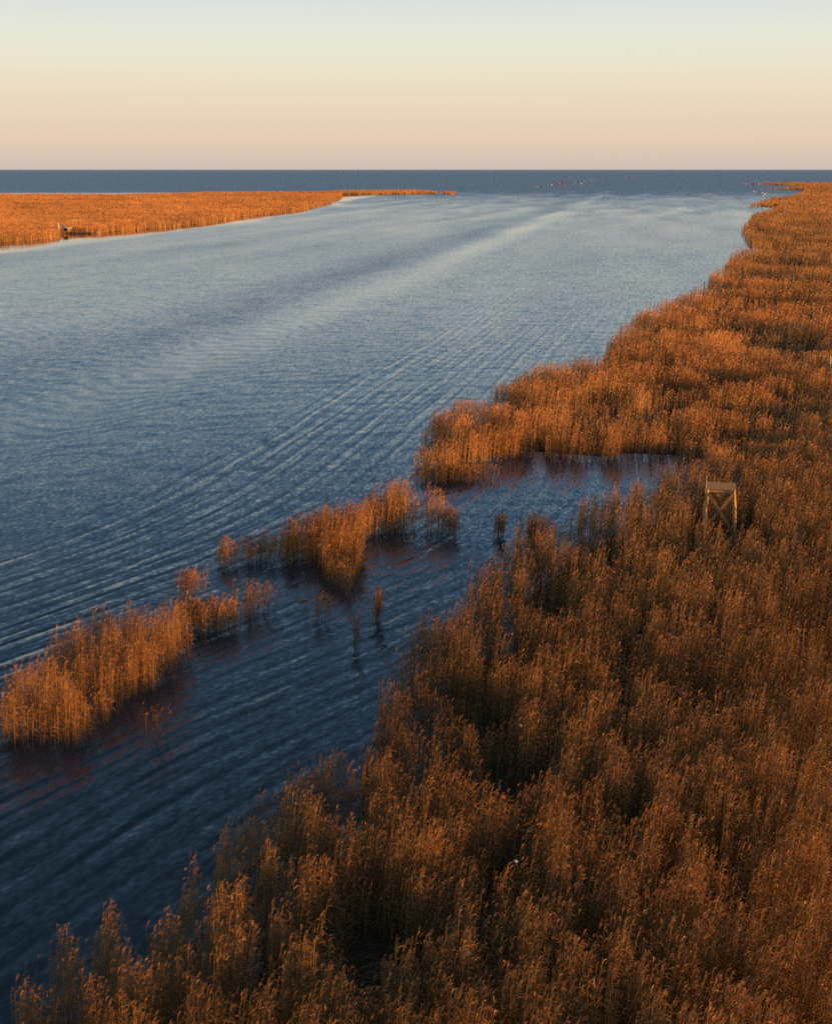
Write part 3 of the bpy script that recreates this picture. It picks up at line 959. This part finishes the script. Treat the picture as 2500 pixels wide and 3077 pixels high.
def bird(px, py, s, rz, label, cat, group, name, z=0.0):
    p = g(px, py, z)
    t = empty(name, tuple(p), rz)
    tag(t, label, cat, group)
    b = MB()
    b.tube([(-0.62 * s, 0, 0.30 * s), (-0.45 * s, 0, 0.24 * s), (-0.1 * s, 0, 0.2 * s), (0.25 * s, 0, 0.2 * s), (0.42 * s, 0, 0.26 * s), (0.47 * s, 0, 0.5 * s), (0.42 * s, 0, 0.75 * s), (0.50 * s, 0, 0.86 * s), (0.62 * s, 0, 0.83 * s)],
           [0.02 * s, 0.14 * s, 0.25 * s, 0.24 * s, 0.13 * s, 0.06 * s, 0.05 * s, 0.065 * s, 0.03 * s], 9)
    b.build('body', M_BIRD, t, True)
    b = MB()
    for sy in (-1, 1):
        b.ell((-0.12 * s, sy * 0.19 * s, 0.27 * s), (0.36 * s, 0.08 * s, 0.17 * s), nu=8, nv=6)
    b.build('wings', M_BIRD, t, True)
    MB().tube([(0.60 * s, 0, 0.83 * s), (0.72 * s, 0, 0.79 * s)], [0.03 * s, 0.01 * s], 6).build('beak', M_BEAK, t)
    return t


SW = [(2262, 577, 0.2, 'white swan, left one of a pair near the right spits'), (2269, 577.5, 2.8, 'white swan, right one of a pair near the right spits'),
      (2288, 581, 0.5, 'leftmost white swan of a loose group of five off the right spits'), (2294, 584, 3.3, 'white swan in the middle of the group of five, lower left'),
      (2297.5, 583.2, 0.1, 'white swan in the middle of the group of five, lower right'), (2302, 580.5, 2.6, 'rightmost white swan of the group of five'),
      (2292, 590, 0.4, 'white swan swimming nearest the camera below the group of five')]
for px, py, rz, lb in SW:
    bird(px, py, 1.5, rz, lb, 'swan', 'swans off the right bank', 'swan')
bird(388, 729, 0.75, 2.7, 'small white gull swimming alone on the river below the left bank', 'gull', None, 'gull')
for px, py in ((1606, 561), (1614, 560.6), (1645, 556), (1657, 554.6), (1678, 551.2), (1754, 543.6), (1777, 541.6), (1784, 541.4), (1803, 539.5), (1728, 547)):
    bird(px, py + 1.8, 2.0, px * 0.7, 'white bird resting on the rock line off the river mouth', 'seabird', 'birds on the rock line', 'seabird', 0.9)

# surf and bright shell sand on the outer side of the farthest spit
for (x0, x1, y0, wv) in ((2206, 2230, 550, 14), (2320, 2342, 547.6, 12), (2384, 2396, 547, 14), (2440, 2452, 547.2, 14)):
    n_ = 8
    v = []
    for i in range(n_ + 1):
        f_ = i / n_
        q = g(x0 + (x1 - x0) * f_, y0, 0)
        ww = wv * math.sin(math.pi * min(max(f_, 0.03), 0.97)) + 1
        v += [(q[0], q[1] - ww, 0.05), (q[0], q[1] + ww, 0.35)]
    tag(mesh_obj('shell_bank', v, [(2 * i, 2 * i + 2, 2 * i + 3, 2 * i + 1) for i in range(n_)], M_SAND), 'pale shell bank on the outer shore of the farthest spit', 'shore', kind='structure')

# ------------------------------------------------------------------ vessels on the horizon
for px, dist, sc, rz, lb in ((1460, 14000, 1.0, 0.5, 'tiny sailing vessel with a leaning mast on the horizon right of centre'), (42, 12000, 1.0, 0.0, 'tiny pale vessel on the horizon at the far left')):
    x = (px - 1250) / FPX * dist / math.cos(PITCH) * 1.0
    t = empty('vessel', (x, dist, 0), rz)
    tag(t, lb, 'vessel')
    MB().raw([(-9, -2.5, -1), (8, -2.5, -1), (8, 2.5, -1), (-9, 2.5, -1), (-10, -3, 3), (9, -3, 3), (14, 0, 4), (9, 3, 3), (-10, 3, 3)],
             [(0, 1, 5, 4), (1, 2, 7, 6, 5), (2, 3, 8, 7), (3, 0, 4, 8), (4, 5, 6, 7, 8), (3, 2, 1, 0)]).build('hull', M_STEEL if px > 1000 else M_WHITE, t)
    MB().box((-4, 0, 4.5), (7, 4, 3)).build('cabin', M_WHITE, t)
    MB().tube([(0, 0, 3), (-3 if px > 1000 else 0, 0, 21)], [0.6, 0.35], 6).build('mast', M_STEEL, t)

# ------------------------------------------------------------------ pale foam floats caught in the near reeds
for px, py, z, r, lb in ((1404, 2864, 1.9, 0.085, 'whitish foam float caught among reeds near the bottom edge'), (1563, 2180, 1.7, 0.07, 'small whitish foam float in a dark hollow of the near reeds'),
                         (1549, 2588, 2.0, 0.06, 'bluish foam float caught in the near reeds between two others')):
    p = g(px, py, z)
    t = MB().ell((0, 0, 0), (r * 1.3, r, r * 0.8), int(px), 10, 7, 0.08).build('foam_float', M_FOAM, None, True)
    t.location = tuple(p)
    tag(t, lb, 'float', 'foam floats in the near reeds')
